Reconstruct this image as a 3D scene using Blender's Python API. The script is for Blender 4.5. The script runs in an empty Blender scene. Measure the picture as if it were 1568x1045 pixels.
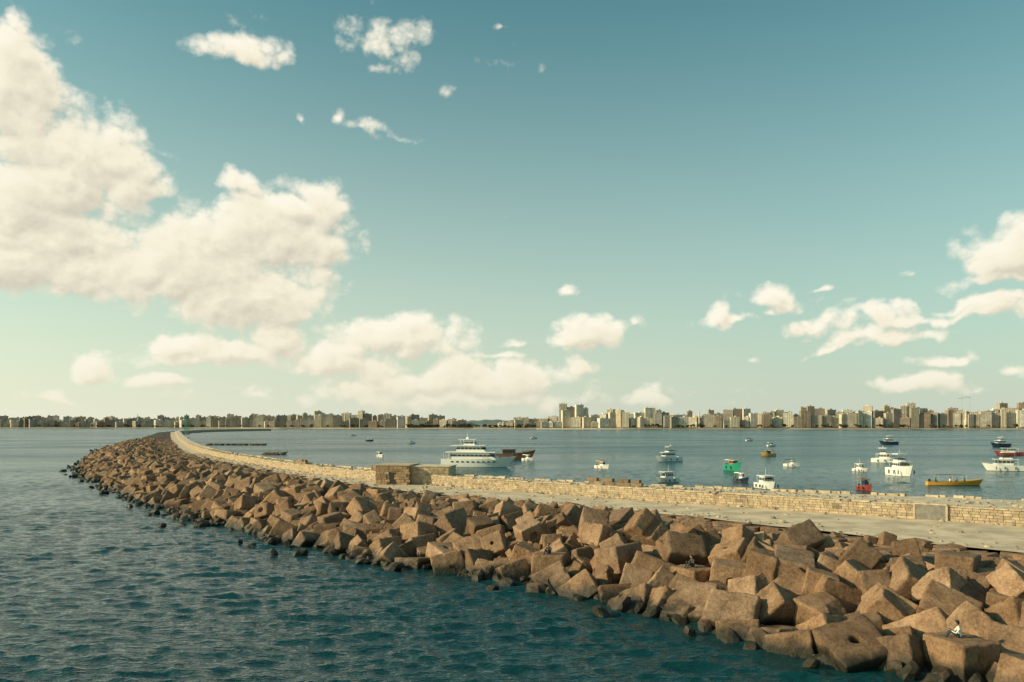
import bpy, bmesh, math, random
import numpy as np
from mathutils import Vector, Matrix, Euler, noise, Quaternion
random.seed(7); np.random.seed(7)
S=bpy.context.scene
COL=S.collection

# ------------------------------------------------------------------ camera
CAM_H=12.0
cam=bpy.data.cameras.new('camera'); co=bpy.data.objects.new('camera',cam); COL.objects.link(co)
co.location=(0,0,CAM_H); co.rotation_euler=(math.radians(90),0,0)
cam.sensor_width=36; cam.lens=28.0; cam.shift_y=0.0825
cam.clip_start=0.5; cam.clip_end=60000
S.camera=co
S.view_settings.view_transform='Standard'; S.view_settings.look='None'; S.view_settings.exposure=0

SUN_AZ=math.radians(-100); SUN_EL=math.radians(23)
sd=Vector((math.sin(SUN_AZ)*math.cos(SUN_EL),math.cos(SUN_AZ)*math.cos(SUN_EL),math.sin(SUN_EL)))
sl=bpy.data.lights.new('sun','SUN'); sl.energy=5.0; sl.angle=math.radians(0.5); sl.color=(1.0,0.77,0.48)
so=bpy.data.objects.new('sun',sl); COL.objects.link(so); so.rotation_euler=(-sd).to_track_quat('-Z','Y').to_euler(); so.location=(-50,0,60)

# ------------------------------------------------------------------ node helper
class N:
    def __init__(s,tree): s.t=tree; s.t.nodes.clear()
    def n(s,typ,**kw):
        x=s.t.nodes.new(typ)
        for k,v in kw.items(): setattr(x,k,v)
        return x
    def link(s,a,b): s.t.links.new(a,b)
    def put(s,inp,v):
        if hasattr(v,'is_output') : s.link(v,inp)
        elif v is not None: inp.default_value=v
    def math(s,op,a,b=None,c=None,clamp=False):
        x=s.n('ShaderNodeMath',operation=op); x.use_clamp=clamp
        s.put(x.inputs[0],a)
        if b is not None: s.put(x.inputs[1],b)
        if c is not None: s.put(x.inputs[2],c)
        return x.outputs[0]
    def vmath(s,op,a,b=None):
        x=s.n('ShaderNodeVectorMath',operation=op)
        s.put(x.inputs[0],a)
        if b is not None: s.put(x.inputs[1],b)
        return x.outputs['Value'] if op in('LENGTH','DOT_PRODUCT') else x.outputs['Vector']
    def mix(s,f,a,b,blend='MIX'):
        x=s.n('ShaderNodeMix',data_type='RGBA',blend_type=blend)
        s.put(x.inputs['Factor'],f); s.put(x.inputs[6],a); s.put(x.inputs[7],b)
        return x.outputs[2]
    def noise(s,vec,scale,detail=4,rough=.5,dist=0):
        x=s.n('ShaderNodeTexNoise'); s.put(x.inputs['Vector'],vec)
        x.inputs['Scale'].default_value=scale; x.inputs['Detail'].default_value=detail
        x.inputs['Roughness'].default_value=rough; x.inputs['Distortion'].default_value=dist
        return x.outputs['Fac']
    def ramp(s,f,stops):
        x=s.n('ShaderNodeValToRGB'); s.put(x.inputs[0],f)
        e=x.color_ramp.elements
        while len(e)<len(stops): e.new(0.5)
        for i,(p,c) in enumerate(stops): e[i].position=p; e[i].color=(*c,1) if len(c)==3 else c
        return x.outputs[0]
    def mr(s,v,a,b,c=0,d=1,smooth=True):
        x=s.n('ShaderNodeMapRange'); x.interpolation_type='SMOOTHSTEP' if smooth else 'LINEAR'
        s.put(x.inputs[0],v)
        for i,k in enumerate((a,b,c,d)): s.put(x.inputs[i+1],k)
        return x.outputs[0]

# ------------------------------------------------------------------ world: daylight sky
W=bpy.data.worlds.new('World'); S.world=W; W.use_nodes=True
w=N(W.node_tree); out=w.n('ShaderNodeOutputWorld'); bg=w.n('ShaderNodeBackground')
tc=w.n('ShaderNodeTexCoord'); D=tc.outputs['Generated']
sk=w.n('ShaderNodeTexSky',sky_type='NISHITA'); sk.sun_disc=False; sk.sun_elevation=SUN_EL; sk.sun_rotation=SUN_AZ%(2*math.pi)
sk.air_density=1.0; sk.dust_density=1.8; sk.ozone_density=1.0
sep=w.n('ShaderNodeSeparateXYZ'); w.put(sep.inputs[0],D)
base=w.mix(1.0,sk.outputs[0],(.74,1.44,1.09,1),'MULTIPLY')
haze=w.mr(sep.outputs[2],0.0,.55,1,0,False)
haze=w.math('POWER',haze,1.7)
glow=w.mr(w.vmath('DOT_PRODUCT',D,(math.sin(SUN_AZ),math.cos(SUN_AZ),0)),-.5,1,0,1,False)   # haze is brighter on the sun's side
hcol=w.mix(glow,(6.6,7.0,5.9,1),(11.0,10.4,8.0,1))
base=w.mix(w.math('MULTIPLY',haze,.88),base,hcol)
w.put(bg.inputs[0],base); bg.inputs[1].default_value=.1
w.link(bg.outputs[0],out.inputs[0])

# ------------------------------------------------------------------ clouds: a far curved layer, 30 km out
# cumulus banks: (bearing tangent, height tangent, half width, half height, density)
CL=[(-.626,.475,.045,.045,1),(-.618,.419,.085,.085,1.1),(-.536,.345,.085,.06,1.1),(-.593,.304,.13,.075,1.1),
(-.475,.318,.04,.03,.8),(-.60,.222,.14,.065,1.3),(-.438,.214,.17,.062,1.3),(-.315,.240,.097,.068,1.3),(-.275,.278,.06,.037,1.1),
(-.34,.175,.125,.05,1.1),(-.345,.306,.045,.016,.7),(-.245,.225,.03,.06,.7),
(-.331,.472,.052,.026,.60),(-.159,.484,.038,.027,.52),(-.165,.448,.030,.014,.34),(-.010,.470,.032,.022,.06),(.034,.452,.014,.014,.14),(-.015,.50,.020,.008,.15),
(-.184,.38,.022,.011,.38),(-.143,.366,.034,.010,.24),(-.215,.39,.010,.010,.3),(-.081,.419,.018,.012,.28),(-.267,.386,.009,.009,.25),
(-.421,.107,.042,.022,.85),(-.372,.087,.10,.017,.75),(-.294,.108,.038,.026,.9),(-.446,.062,.036,.012,.7),(-.522,.073,.024,.020,.8),
(-.151,.116,.095,.036,1.2),(-.20,.083,.10,.030,1.1),(-.02,.064,.12,.028,1.1),(.091,.111,.050,.022,.9),(.089,.076,.026,.015,.9),(-.10,.06,.10,.02,.9),
(.005,.107,.022,.007,.5),(-.02,.092,.03,.006,.45),(.152,.132,.018,.014,.35),(.067,.168,.016,.012,.75),(-.011,.263,.008,.006,-.1),(-.07,.040,.26,.018,.6),
(.259,.142,.018,.026,1.0),(.270,.132,.038,.010,.7),(.33,.157,.048,.018,1.0),(.322,.143,.016,.008,.6),(.374,.132,.045,.014,.75),(.505,.134,.16,.012,.6),(.464,.111,.075,.013,.75),
(.554,.148,.12,.009,.5),(.635,.218,.090,.040,1.2),(.60,.182,.09,.013,.5),(.503,.191,.013,.006,.5),(.385,.172,.022,.004,.35),
(.52,.052,.075,.014,.7),(.546,.081,.045,.008,.6),(.635,.07,.024,.010,.6),(.59,.045,.03,.01,.4),(-.55,.033,.09,.009,.35),(.18,.04,.03,.006,.3),(-.32,.04,.02,.008,.4),
(.40,.10,.05,.007,.4),(.30,.085,.012,.005,.4),(-.92,.36,.22,.16,1.1),(-1.15,.14,.25,.09,1),(1.0,.3,.2,.09,.8)]  # far-left banks out of view are added for reflections and continuity
def vn(x,y,seed):
    tab=np.random.RandomState(seed).rand(256,256)
    xi=np.floor(x).astype(int); yi=np.floor(y).astype(int); fx=x-xi; fy=y-yi
    fx=fx*fx*fx*(fx*(fx*6-15)+10); fy=fy*fy*fy*(fy*(fy*6-15)+10)
    g=lambda a,b_: tab[a&255,b_&255]
    return (g(xi,yi)*(1-fx)+g(xi+1,yi)*fx)*(1-fy)+(g(xi,yi+1)*(1-fx)+g(xi+1,yi+1)*fx)*fy
def fbm(x,y,o,seed,billow=False,gain=.5):
    s=0;a=1;t=0
    for k in range(o):
        c_,s_=math.cos(.6*k),math.sin(.6*k)
        n_=vn((x*c_-y*s_)*2**k+17.3*k,(x*s_+y*c_)*2**k+9.1*k,seed+k)
        if billow: n_=np.abs(2*n_-1)
        s=s+a*n_; t+=a; a*=gain
    return s/t
DS=.09
azs=np.arange(-58,58.01,DS); els=np.arange(-.3,36,DS)
AZ,EL=np.meshgrid(azs,els,indexing='ij')
X_=AZ+(fbm(AZ/4,EL/4,4,11)-.5)*3.0+(fbm(AZ/1.1,EL/1.1,3,21)-.5)*.8; Y_=EL+(fbm(AZ/4,EL/4,4,31)-.5)*2.2+(fbm(AZ/1.1,EL/1.1,3,41)-.5)*.7
den=np.full(AZ.shape,-3.0); dg=180/math.pi
for (u,v,ru,rv,wt) in CL:
    az=math.atan(u); el=math.atan(v*math.cos(az)); ra=ru*math.cos(az)**2*1.12*dg; re=rv*math.cos(az)*1.12*dg
    dx=(X_-az*dg)/ra; dy=(Y_-(el*dg-re*.2))/re; dy=np.where(dy<0,dy*1.45,dy)
    k=min(1,ra/3.0); dx=dx-(X_-AZ)/ra*(1-k); dy=dy-(Y_-EL)/re*(1-k)*np.where(dy<0,1.45,1)
    rr_=np.sqrt(dx*dx+dy*dy)
    e=wt-max(wt,.5)*rr_
    h=np.clip(.5+.5*(den-e)/.12,0,1); den=e*(1-h)+den*h+.12*h*(1-h)
den=np.minimum(den,.9)
bil=fbm(AZ/3.2,EL/2.4,6,51,True,.58); f_=fbm(AZ/3.4,EL/2.6,6,71,gain=.55)
DEN=den+(bil-.34)*.95+(f_-.5)*.60
tau=np.clip(DEN*1.5,0,1); acc=np.zeros_like(tau)
for k in range(1,17):
    st=k*.20; sx_=int(round(-.45*st/DS)); sy_=int(round(.88*st/DS))
    acc+=np.roll(np.roll(tau,-sx_,0),-sy_,1)*(1-k/19)
L_=np.exp(-acc*.19)
grad=(DEN-np.roll(np.roll(DEN,4,0),-5,1))
Lg=np.clip(.5+grad*1.1,0,1)
LIT=np.clip(.66*L_+.46*Lg,0,1)  # sunlit and self-shadowed sides, painted into the glowing cloud colour below
Rr=30000.0
a_=np.radians(AZ);e_=np.radians(EL)
VX=Rr*np.sin(a_)*np.cos(e_);VY=Rr*np.cos(a_)*np.cos(e_);VZ=Rr*np.sin(e_)+12
nA,nE=AZ.shape
idx=np.arange(nA*nE).reshape(nA,nE)
keep=(np.maximum.reduce([DEN[:-1,:-1],DEN[1:,:-1],DEN[:-1,1:],DEN[1:,1:]])>-.2)
q=np.stack([idx[:-1,:-1],idx[:-1,1:],idx[1:,1:],idx[1:,:-1]],-1)[keep]
me=bpy.data.meshes.new('sky_clouds'); me.vertices.add(nA*nE); me.vertices.foreach_set('co',np.stack([VX,VY,VZ],-1).astype('f').ravel())
me.loops.add(q.size); me.loops.foreach_set('vertex_index',q.astype('i').ravel()); me.polygons.add(len(q)); me.polygons.foreach_set('loop_start',(np.arange(len(q))*4).astype('i'))
me.update(calc_edges=True)
ca=me.attributes.new('cloud','FLOAT_COLOR','POINT'); ca.data.foreach_set('color',np.stack([DEN*.25+.5,LIT,np.clip(EL/36,0,1),np.ones_like(EL)],-1).astype('f').ravel())
m=bpy.data.materials.new('cloud_vapour'); m.use_nodes=True; t=N(m.node_tree)
o=t.n('ShaderNodeOutputMaterial'); at_n=t.n('ShaderNodeAttribute'); at_n.attribute_name='cloud'
sp=t.n('ShaderNodeSeparateColor'); t.put(sp.inputs[0],at_n.outputs['Color'])
dn=t.math('MULTIPLY_ADD',sp.outputs[0],4,-2.0)
dirn=t.vmath('NORMALIZE',t.n('ShaderNodeNewGeometry').outputs['Position'])
fine=t.noise(dirn,150,6,.6)
dn=t.math('ADD',dn,t.math('MULTIPLY_ADD',fine,.26,-.13))
al=t.mr(dn,0.0,.50); al=t.math('MULTIPLY',al,t.mr(sp.outputs[2],0,.12,.6,.98))
li=t.math('ADD',sp.outputs[1],t.math('MULTIPLY_ADD',fine,.10,-.05),clamp=True)
cc=t.ramp(li,[(.0,(.55,.53,.44)),(.22,(.73,.68,.54)),(.5,(.93,.86,.68)),(.85,(1.0,.95,.79))])
cc=t.mix(t.mr(sp.outputs[2],0,.22,.5,0),cc,(.88,.82,.64,1))  # horizon haze painted into the colour of the low clouds
em=t.n('ShaderNodeEmission'); t.put(em.inputs[0],cc); tr=t.n('ShaderNodeBsdfTransparent'); mx=t.n('ShaderNodeMixShader')
t.put(mx.inputs[0],al); t.link(tr.outputs[0],mx.inputs[1]); t.link(em.outputs[0],mx.inputs[2]); t.link(mx.outputs[0],o.inputs[0])
try: m.cycles.emission_sampling='NONE'
except Exception: pass
me.materials.append(m); COL.objects.link(bpy.data.objects.new('sky_clouds',me))

# ------------------------------------------------------------------ materials
def mat(name,col,rough=.7,var=.0,scale=1.0,bump=0,bscale=5,spec=.5,metal=0,tint=False):
    m=bpy.data.materials.new(name); m.use_nodes=True; t=N(m.node_tree)
    o=t.n('ShaderNodeOutputMaterial'); b=t.n('ShaderNodeBsdfPrincipled'); t.link(b.outputs[0],o.inputs[0])
    b.inputs['Roughness'].default_value=rough; b.inputs['Metallic'].default_value=metal; b.inputs['Specular IOR Level'].default_value=spec
    pos=t.n('ShaderNodeNewGeometry').outputs['Position']
    c=(*col,1)
    if var:
        f=t.noise(pos,scale,6,.6)
        c=t.mix(t.mr(f,.3,.7),tuple(x*(1-var) for x in col)+(1,),tuple(min(1,x*(1+var)) for x in col)+(1,))
    if tint:
        a=t.n('ShaderNodeAttribute'); a.attribute_name='tint'
        c=t.mix(1.0,c,a.outputs['Color'],'MULTIPLY')
    t.put(b.inputs['Base Color'],c)
    if bump:
        bn=t.n('ShaderNodeBump'); bn.inputs['Distance'].default_value=bump; t.put(bn.inputs['Height'],t.noise(pos,bscale,8,.65)); t.link(bn.outputs[0],b.inputs['Normal'])
    return m
def mat_block():
    m=bpy.data.materials.new('weathered_concrete'); m.use_nodes=True; t=N(m.node_tree)
    o=t.n('ShaderNodeOutputMaterial'); b=t.n('ShaderNodeBsdfPrincipled'); t.link(b.outputs[0],o.inputs[0])
    pos=t.n('ShaderNodeNewGeometry').outputs['Position']; sp=t.n('ShaderNodeSeparateXYZ'); t.put(sp.inputs[0],pos)
    f=t.noise(pos,.8,8,.65); f2=t.noise(pos,7,6,.7)
    c=t.ramp(t.math('MULTIPLY_ADD',f2,.5,t.math('MULTIPLY',f,.5)),[(.36,(.10,.058,.034)),(.5,(.25,.155,.094)),(.64,(.37,.25,.16))])
    a=t.n('ShaderNodeAttribute'); a.attribute_name='tint'
    c=t.mix(1.0,c,a.outputs['Color'],'MULTIPLY')
    # rain and weed stains
    st=t.noise(t.vmath('MULTIPLY',pos,(1.6,1.6,.5)),1.1,5,.7)
    c=t.mix(t.mr(st,.54,.70,0,.4),c,(.07,.048,.032,1))
    zz=t.math('ADD',sp.outputs[2],t.math('MULTIPLY_ADD',f,1.6,-.8))
    wet=t.mr(zz,.25,1.15,1,0)
    c=t.mix(wet,c,(.030,.026,.017,1))
    t.put(b.inputs['Base Color'],c); t.put(b.inputs['Roughness'],t.mr(wet,0,1,.9,.45))
    b.inputs['Specular IOR Level'].default_value=.3
    bn=t.n('ShaderNodeBump'); bn.inputs['Distance'].default_value=.07
    t.put(bn.inputs['Height'],t.math('ADD',t.noise(pos,4.5,9,.74),t.math('MULTIPLY',t.noise(pos,1.2,3,.5),.3))); t.link(bn.outputs[0],b.inputs['Normal'])
    return m
def mat_water():
    m=bpy.data.materials.new('sea_water'); m.use_nodes=True; t=N(m.node_tree)
    o=t.n('ShaderNodeOutputMaterial'); b=t.n('ShaderNodeBsdfPrincipled'); t.link(b.outputs[0],o.inputs[0])
    pos=t.n('ShaderNodeNewGeometry').outputs['Position']
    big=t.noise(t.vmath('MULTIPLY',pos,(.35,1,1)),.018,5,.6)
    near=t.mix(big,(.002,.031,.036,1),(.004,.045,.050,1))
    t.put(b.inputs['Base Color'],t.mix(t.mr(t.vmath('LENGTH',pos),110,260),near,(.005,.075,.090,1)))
    rr=t.mr(t.vmath('LENGTH',pos),50,420,.05,.20); rr=t.math('MULTIPLY',rr,t.mr(big,.35,.65,.7,1.25))
    t.put(b.inputs['Roughness'],rr); b.inputs['IOR'].default_value=1.38
    rot=t.n('ShaderNodeMapping'); t.put(rot.inputs[0],pos); rot.inputs['Rotation'].default_value=(0,0,math.radians(12)); rot.inputs['Scale'].default_value=(.45,1.1,1)
    r=rot.outputs[0]
    h=t.math('MULTIPLY',t.noise(r,2.3,3,.6,.3),.17)
    h=t.math('ADD',h,t.math('MULTIPLY',t.noise(r,5.5,3,.6),.07))
    far=t.mr(t.vmath('LENGTH',pos),120,450,0,1)
    h=t.math('ADD',h,t.math('MULTIPLY',t.noise(t.vmath('MULTIPLY',pos,(.5,1,1)),.22,4,.7),t.math('MULTIPLY',far,2.8)))
    h=t.math('MULTIPLY',h,t.mr(big,.3,.7,.7,1.3))
    bn=t.n('ShaderNodeBump'); bn.inputs['Distance'].default_value=1.0; bn.inputs['Strength'].default_value=1.0
    t.put(bn.inputs['Height'],h); t.link(bn.outputs[0],b.inputs['Normal'])
    return m
M_block=mat_block(); M_water=mat_water()
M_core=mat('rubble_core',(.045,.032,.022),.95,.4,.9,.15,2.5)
M_road=mat('sandy_road',(.58,.455,.32),.95,.25,.35,.05,3)
M_walltop=mat('pale_paving',(.60,.49,.36),.95,.25,.8,.06,3)
M_stone=mat('wall_stone',(.49,.385,.265),.9,.25,2,.05,6,tint=True)
M_grey=mat('grey_render',(.20,.19,.165),.9,.2,2,.03,6)
M_brown=mat('brown_masonry',(.27,.19,.12),.9,.25,1.5,.05,4,tint=True)
M_white=mat('white_paint',(.78,.77,.72),.35,.04,2)
M_glass=mat('dark_glass',(.02,.03,.035),.08)
M_deck=mat('teak_deck',(.35,.24,.14),.7,.15,3)
M_red=mat('red_paint',(.26,.045,.03),.5,.15,2)
M_orange=mat('rust_orange_paint',(.45,.15,.05),.6,.2,2)
M_green=mat('green_paint',(.01,.26,.16),.5,.1,2)
M_yellow=mat('yellow_paint',(.62,.33,.04),.5,.1,2)
M_blue=mat('navy_paint',(.03,.05,.10),.4,.1,2)
M_wood=mat('varnished_wood',(.22,.10,.05),.6,.2,3)
M_metal=mat('galvanised_metal',(.35,.35,.33),.4,metal=.7)
M_canvas=mat('canvas_cream',(.60,.55,.45),.9,.1,2)
M_dark=mat('black_rubber',(.03,.03,.03),.8)
M_skin=mat('skin',(.36,.20,.13),.6); M_hair=mat('hair',(.015,.012,.01),.7)
M_shirtw=mat('white_cotton',(.70,.68,.62),.9); M_jeans=mat('dark_denim',(.03,.04,.06),.9); M_shirtd=mat('dark_cotton',(.05,.045,.05),.9)
M_foliage=mat('foliage',(.075,.09,.05),.9,.4,.1)
M_land=mat('city_ground',(.28,.24,.18),.95,.2,.01)
M_beach=mat('beach_sand',(.55,.46,.33),.95,.15,.02)
M_hill=mat('distant_hill',(.14,.19,.17),.95,.15,.004)
M_win=mat('hazed_window_glass',(.18,.17,.15),.5)  # glass colour lightened to stand in for distance haze
M_roof=mat('roof_concrete',(.30,.26,.21),.9,.2,.05)

# ------------------------------------------------------------------ mesh builder
class MB:
    def __init__(s): s.v=[];s.f=[];s.m=[];s.mats=[];s.t=[]; s.tint=(1,1,1)
    def mi(s,m):
        if m not in s.mats: s.mats.append(m)
        return s.mats.index(m)
    def add(s,vs,fs,m):
        o=len(s.v); s.v+= [tuple(x) for x in vs]; s.t+=[s.tint]*len(vs)
        k=s.mi(m)
        for f in fs: s.f.append(tuple(o+i for i in f)); s.m.append(k)
    def box(s,c,d,m,rot=None,top=1.0):
        x,y,z=d[0]/2,d[1]/2,d[2]/2
        vs=[Vector((a*x*(top if cc>0 else 1),b*y*(top if cc>0 else 1),cc*z)) for cc in(-1,1) for a,b in((-1,-1),(1,-1),(1,1),(-1,1))]
        if rot is not None: vs=[rot@p for p in vs]
        vs=[p+Vector(c) for p in vs]
        s.add(vs,[(3,2,1,0),(4,5,6,7),(0,1,5,4),(1,2,6,5),(2,3,7,6),(3,0,4,7)],m)
    def tube(s,a,b,r,m,r2=None,n=6):
        a=Vector(a);b=Vector(b);r2=r if r2 is None else r2
        q=(b-a).to_track_quat('Z','Y'); vs=[]
        for p,rr in((a,r),(b,r2)):
            for i in range(n):
                an=2*math.pi*i/n; vs.append(p+q@Vector((rr*math.cos(an),rr*math.sin(an),0)))
        s.add(vs,[(i,(i+1)%n,n+(i+1)%n,n+i) for i in range(n)]+[tuple(range(n))[::-1],tuple(range(n,2*n))],m)
    def ball(s,c,r,m,sc=(1,1,1),n=8,k=6):
        vs=[];fs=[]
        for j in range(k+1):
            th=math.pi*j/k
            for i in range(n):
                a=2*math.pi*i/n; vs.append(Vector(c)+Vector((r*sc[0]*math.sin(th)*math.cos(a),r*sc[1]*math.sin(th)*math.sin(a),r*sc[2]*math.cos(th))))
        for j in range(k):
            for i in range(n): fs.append((j*n+i,(j+1)*n+i,(j+1)*n+(i+1)%n,j*n+(i+1)%n))
        s.add(vs,fs,m)
    def obj(s,name,loc=(0,0,0),yaw=0,smooth=False):
        me=bpy.data.meshes.new(name); me.from_pydata(s.v,[],s.f)
        for m in s.mats: me.materials.append(m)
        me.polygons.foreach_set('material_index',s.m)
        a=me.attributes.new('tint','FLOAT_COLOR','POINT'); a.data.foreach_set('color',np.array([(*t,1) for t in s.t],dtype='f').ravel())
        if smooth: me.polygons.foreach_set('use_smooth',[True]*len(s.f))
        me.update(); o=bpy.data.objects.new(name,me); COL.objects.link(o); o.location=loc; o.rotation_euler=(0,0,yaw); return o

# ------------------------------------------------------------------ breakwater alignment
# foot of the stone wall: x, y, distance to the waterline, road width, wall-top width
ST=np.array([(150,-12,46,22,14),(120,12,46,22,14),(95,32,46,22,14),(70,52,45,20,13),(45.8,71.3,41,17,12),(25.1,88.5,37,12,7.5),(7.4,103.5,36,11,4.5),(-9,118,34,9,4),
(-33.6,145,30,5.5,3.2),(-60.5,187,32,4,3),(-99.7,258,33,4,3),(-185,445,34,4,4),(-356,845,30,5,5),(-480,1150,28,5,6),(-565,1500,24,5,6),(-560,1850,20,5,6),(-540,1950,16,5,6)],float)
pts=[]
for i in range(1,len(ST)-2):
    p0,p1,p2,p3=ST[i-1:i+3]; L=np.hypot(*(p2-p1)[:2]); n=max(2,int(L/1.5))
    for k in range(n):
        t=k/n; pts.append(.5*((2*p1)+(-p0+p2)*t+(2*p0-5*p1+4*p2-p3)*t*t+(-p0+3*p1-3*p2+p3)*t**3))
pts=np.array(pts); seg=np.hypot(*np.diff(pts[:,:2],axis=0).T); ARC=np.concatenate([[0],np.cumsum(seg)])
LEN=ARC[-1]
def at(a):
    r=[np.interp(a,ARC,pts[:,k]) for k in range(5)]
    d=np.array([np.interp(a+3,ARC,pts[:,k])-np.interp(a-3,ARC,pts[:,k]) for k in range(2)]); d/=np.hypot(*d)
    return r,d,np.array([-d[1],d[0]])
def nz(x,y,s,o=0): return noise.noise(Vector((x*s+o,y*s,o*1.7)))
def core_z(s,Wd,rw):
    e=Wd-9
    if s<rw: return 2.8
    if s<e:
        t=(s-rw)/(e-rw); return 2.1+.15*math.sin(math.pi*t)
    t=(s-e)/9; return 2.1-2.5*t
stations=[a for a in np.arange(0,560,2.5)]+[a for a in np.arange(560,LEN,14)]
def loft(name,colsfn,m,smooth=True,M2=None):
    vs=[];fs=[];nc=None
    for a in stations:
        c=colsfn(a); nc=len(c); vs+=c
    for i in range(len(stations)-1):
        for j in range(nc-1): fs.append((i*nc+j,(i+1)*nc+j,(i+1)*nc+j+1,i*nc+j+1))
    b=MB(); b.add(vs,fs,m); return b.obj(name,smooth=smooth)
def core_cols(a):
    (x,y,Wd,rw,kw),d,n=at(a); o=[]
    for k in range(34):
        s=rw-1+(Wd+9-rw+1)*k/33
        px,py=x+n[0]*s,y+n[1]*s; z=core_z(s,Wd,rw)-.25
        if s>rw: z+=.5*nz(px,py,.5,3)+ (.8*nz(px,py,.35,9) if a>560 else 0)+( .9 if a>560 and s<Wd-6 else 0)
        o.append((px,py,z))
    return o
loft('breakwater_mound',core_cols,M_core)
def road_cols(a):
    (x,y,Wd,rw,kw),d,n=at(a); o=[]
    for k in range(13):
        s=-.3+(rw+.8+1.0*nz(a,1,.12,5))*k/12; px,py=x+n[0]*s,y+n[1]*s
        o.append((px,py,3.0+.07*nz(px,py,.4,2)))
    return o
loft('breakwater_road',road_cols,M_road)
WZ=4.34
def wall_cols(a):
    (x,y,Wd,rw,kw),d,n=at(a); o=[(x,y,2.0),(x,y,3.3),(x,y,WZ-.02),(x-n[0]*.02,y-n[1]*.02,WZ)]
    for k in range(1,8):
        s=kw*k/7; px,py=x-n[0]*s,y-n[1]*s; o.append((px,py,WZ+.10*nz(px,py,.5,8)+.05*nz(px,py,1.5,8)))
    kx,ky=x-n[0]*(kw+.02),y-n[1]*(kw+.02)
    o+=[(kx,ky,WZ-.1),(kx-n[0]*.4,ky-n[1]*.4,0.4),(kx-n[0]*.4,ky-n[1]*.4,-3)]
    return o
b=MB(); vs=[];nc=0
for a in stations: c=wall_cols(a); nc=len(c); vs+=c
fs_f=[];fs_t=[]
for i in range(len(stations)-1):
    for j in range(nc-1): (fs_t if 2<=j<=nc-4 else fs_f).append((i*nc+j,(i+1)*nc+j,(i+1)*nc+j+1,i*nc+j+1))
b.tint=(.7,.7,.7)
b.add(vs,fs_f,M_stone); k=b.mi(M_walltop)
for f in fs_t: b.f.append(f); b.m.append(k)
z=2.95
for h in(.28,.27,.27,.26,.25):
    a=random.uniform(0,1)
    while a<430:
        l=random.uniform(.4,.95)*(1 if a<260 else 1.6); (x,y,*_),d,n=at(a+l/2); g_=random.uniform(.74,1.02)
        if random.random()<.06: g_*=.6
        b.tint=(g_,g_*random.uniform(.95,1.02),g_*random.uniform(.9,1.0))
        pr=random.uniform(.02,.06); rot=Matrix.Rotation(math.atan2(d[1],d[0]),3,'Z')
        b.box((x+n[0]*pr/2,y+n[1]*pr/2,z+h/2),(l-.04,.12+pr,h-.03),M_stone,rot)
        a+=l
    z+=h
a=0
while a<430:
    l=random.uniform(.9,1.8); (x,y,*_),d,n=at(a+l/2); g_=random.uniform(.95,1.15); b.tint=(g_,g_,g_*.97)
    if random.random()<.85: b.box((x-n[0]*.25,y-n[1]*.25,WZ+.05+random.uniform(-.03,.03)),(l-.04,.75,.14),M_stone,Matrix.Rotation(math.atan2(d[1],d[0])+random.uniform(-.02,.02),3,'Z'))
    a+=l
a=0
while a<430:   # rough kerb on the harbour edge
    l=random.uniform(.6,1.6); (x,y,_,_,kw),d,n=at(a+l/2); g_=random.uniform(.8,1.15); b.tint=(g_,g_,g_*.97)
    if random.random()<.8: b.box((x-n[0]*(kw-.2),y-n[1]*(kw-.2),WZ+.1),(l-.04,.5,random.uniform(.15,.35)),M_stone,Matrix.Rotation(math.atan2(d[1],d[0])+random.uniform(-.1,.1),3,'Z'))
    a+=l
b.obj('stone_wall')

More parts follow.
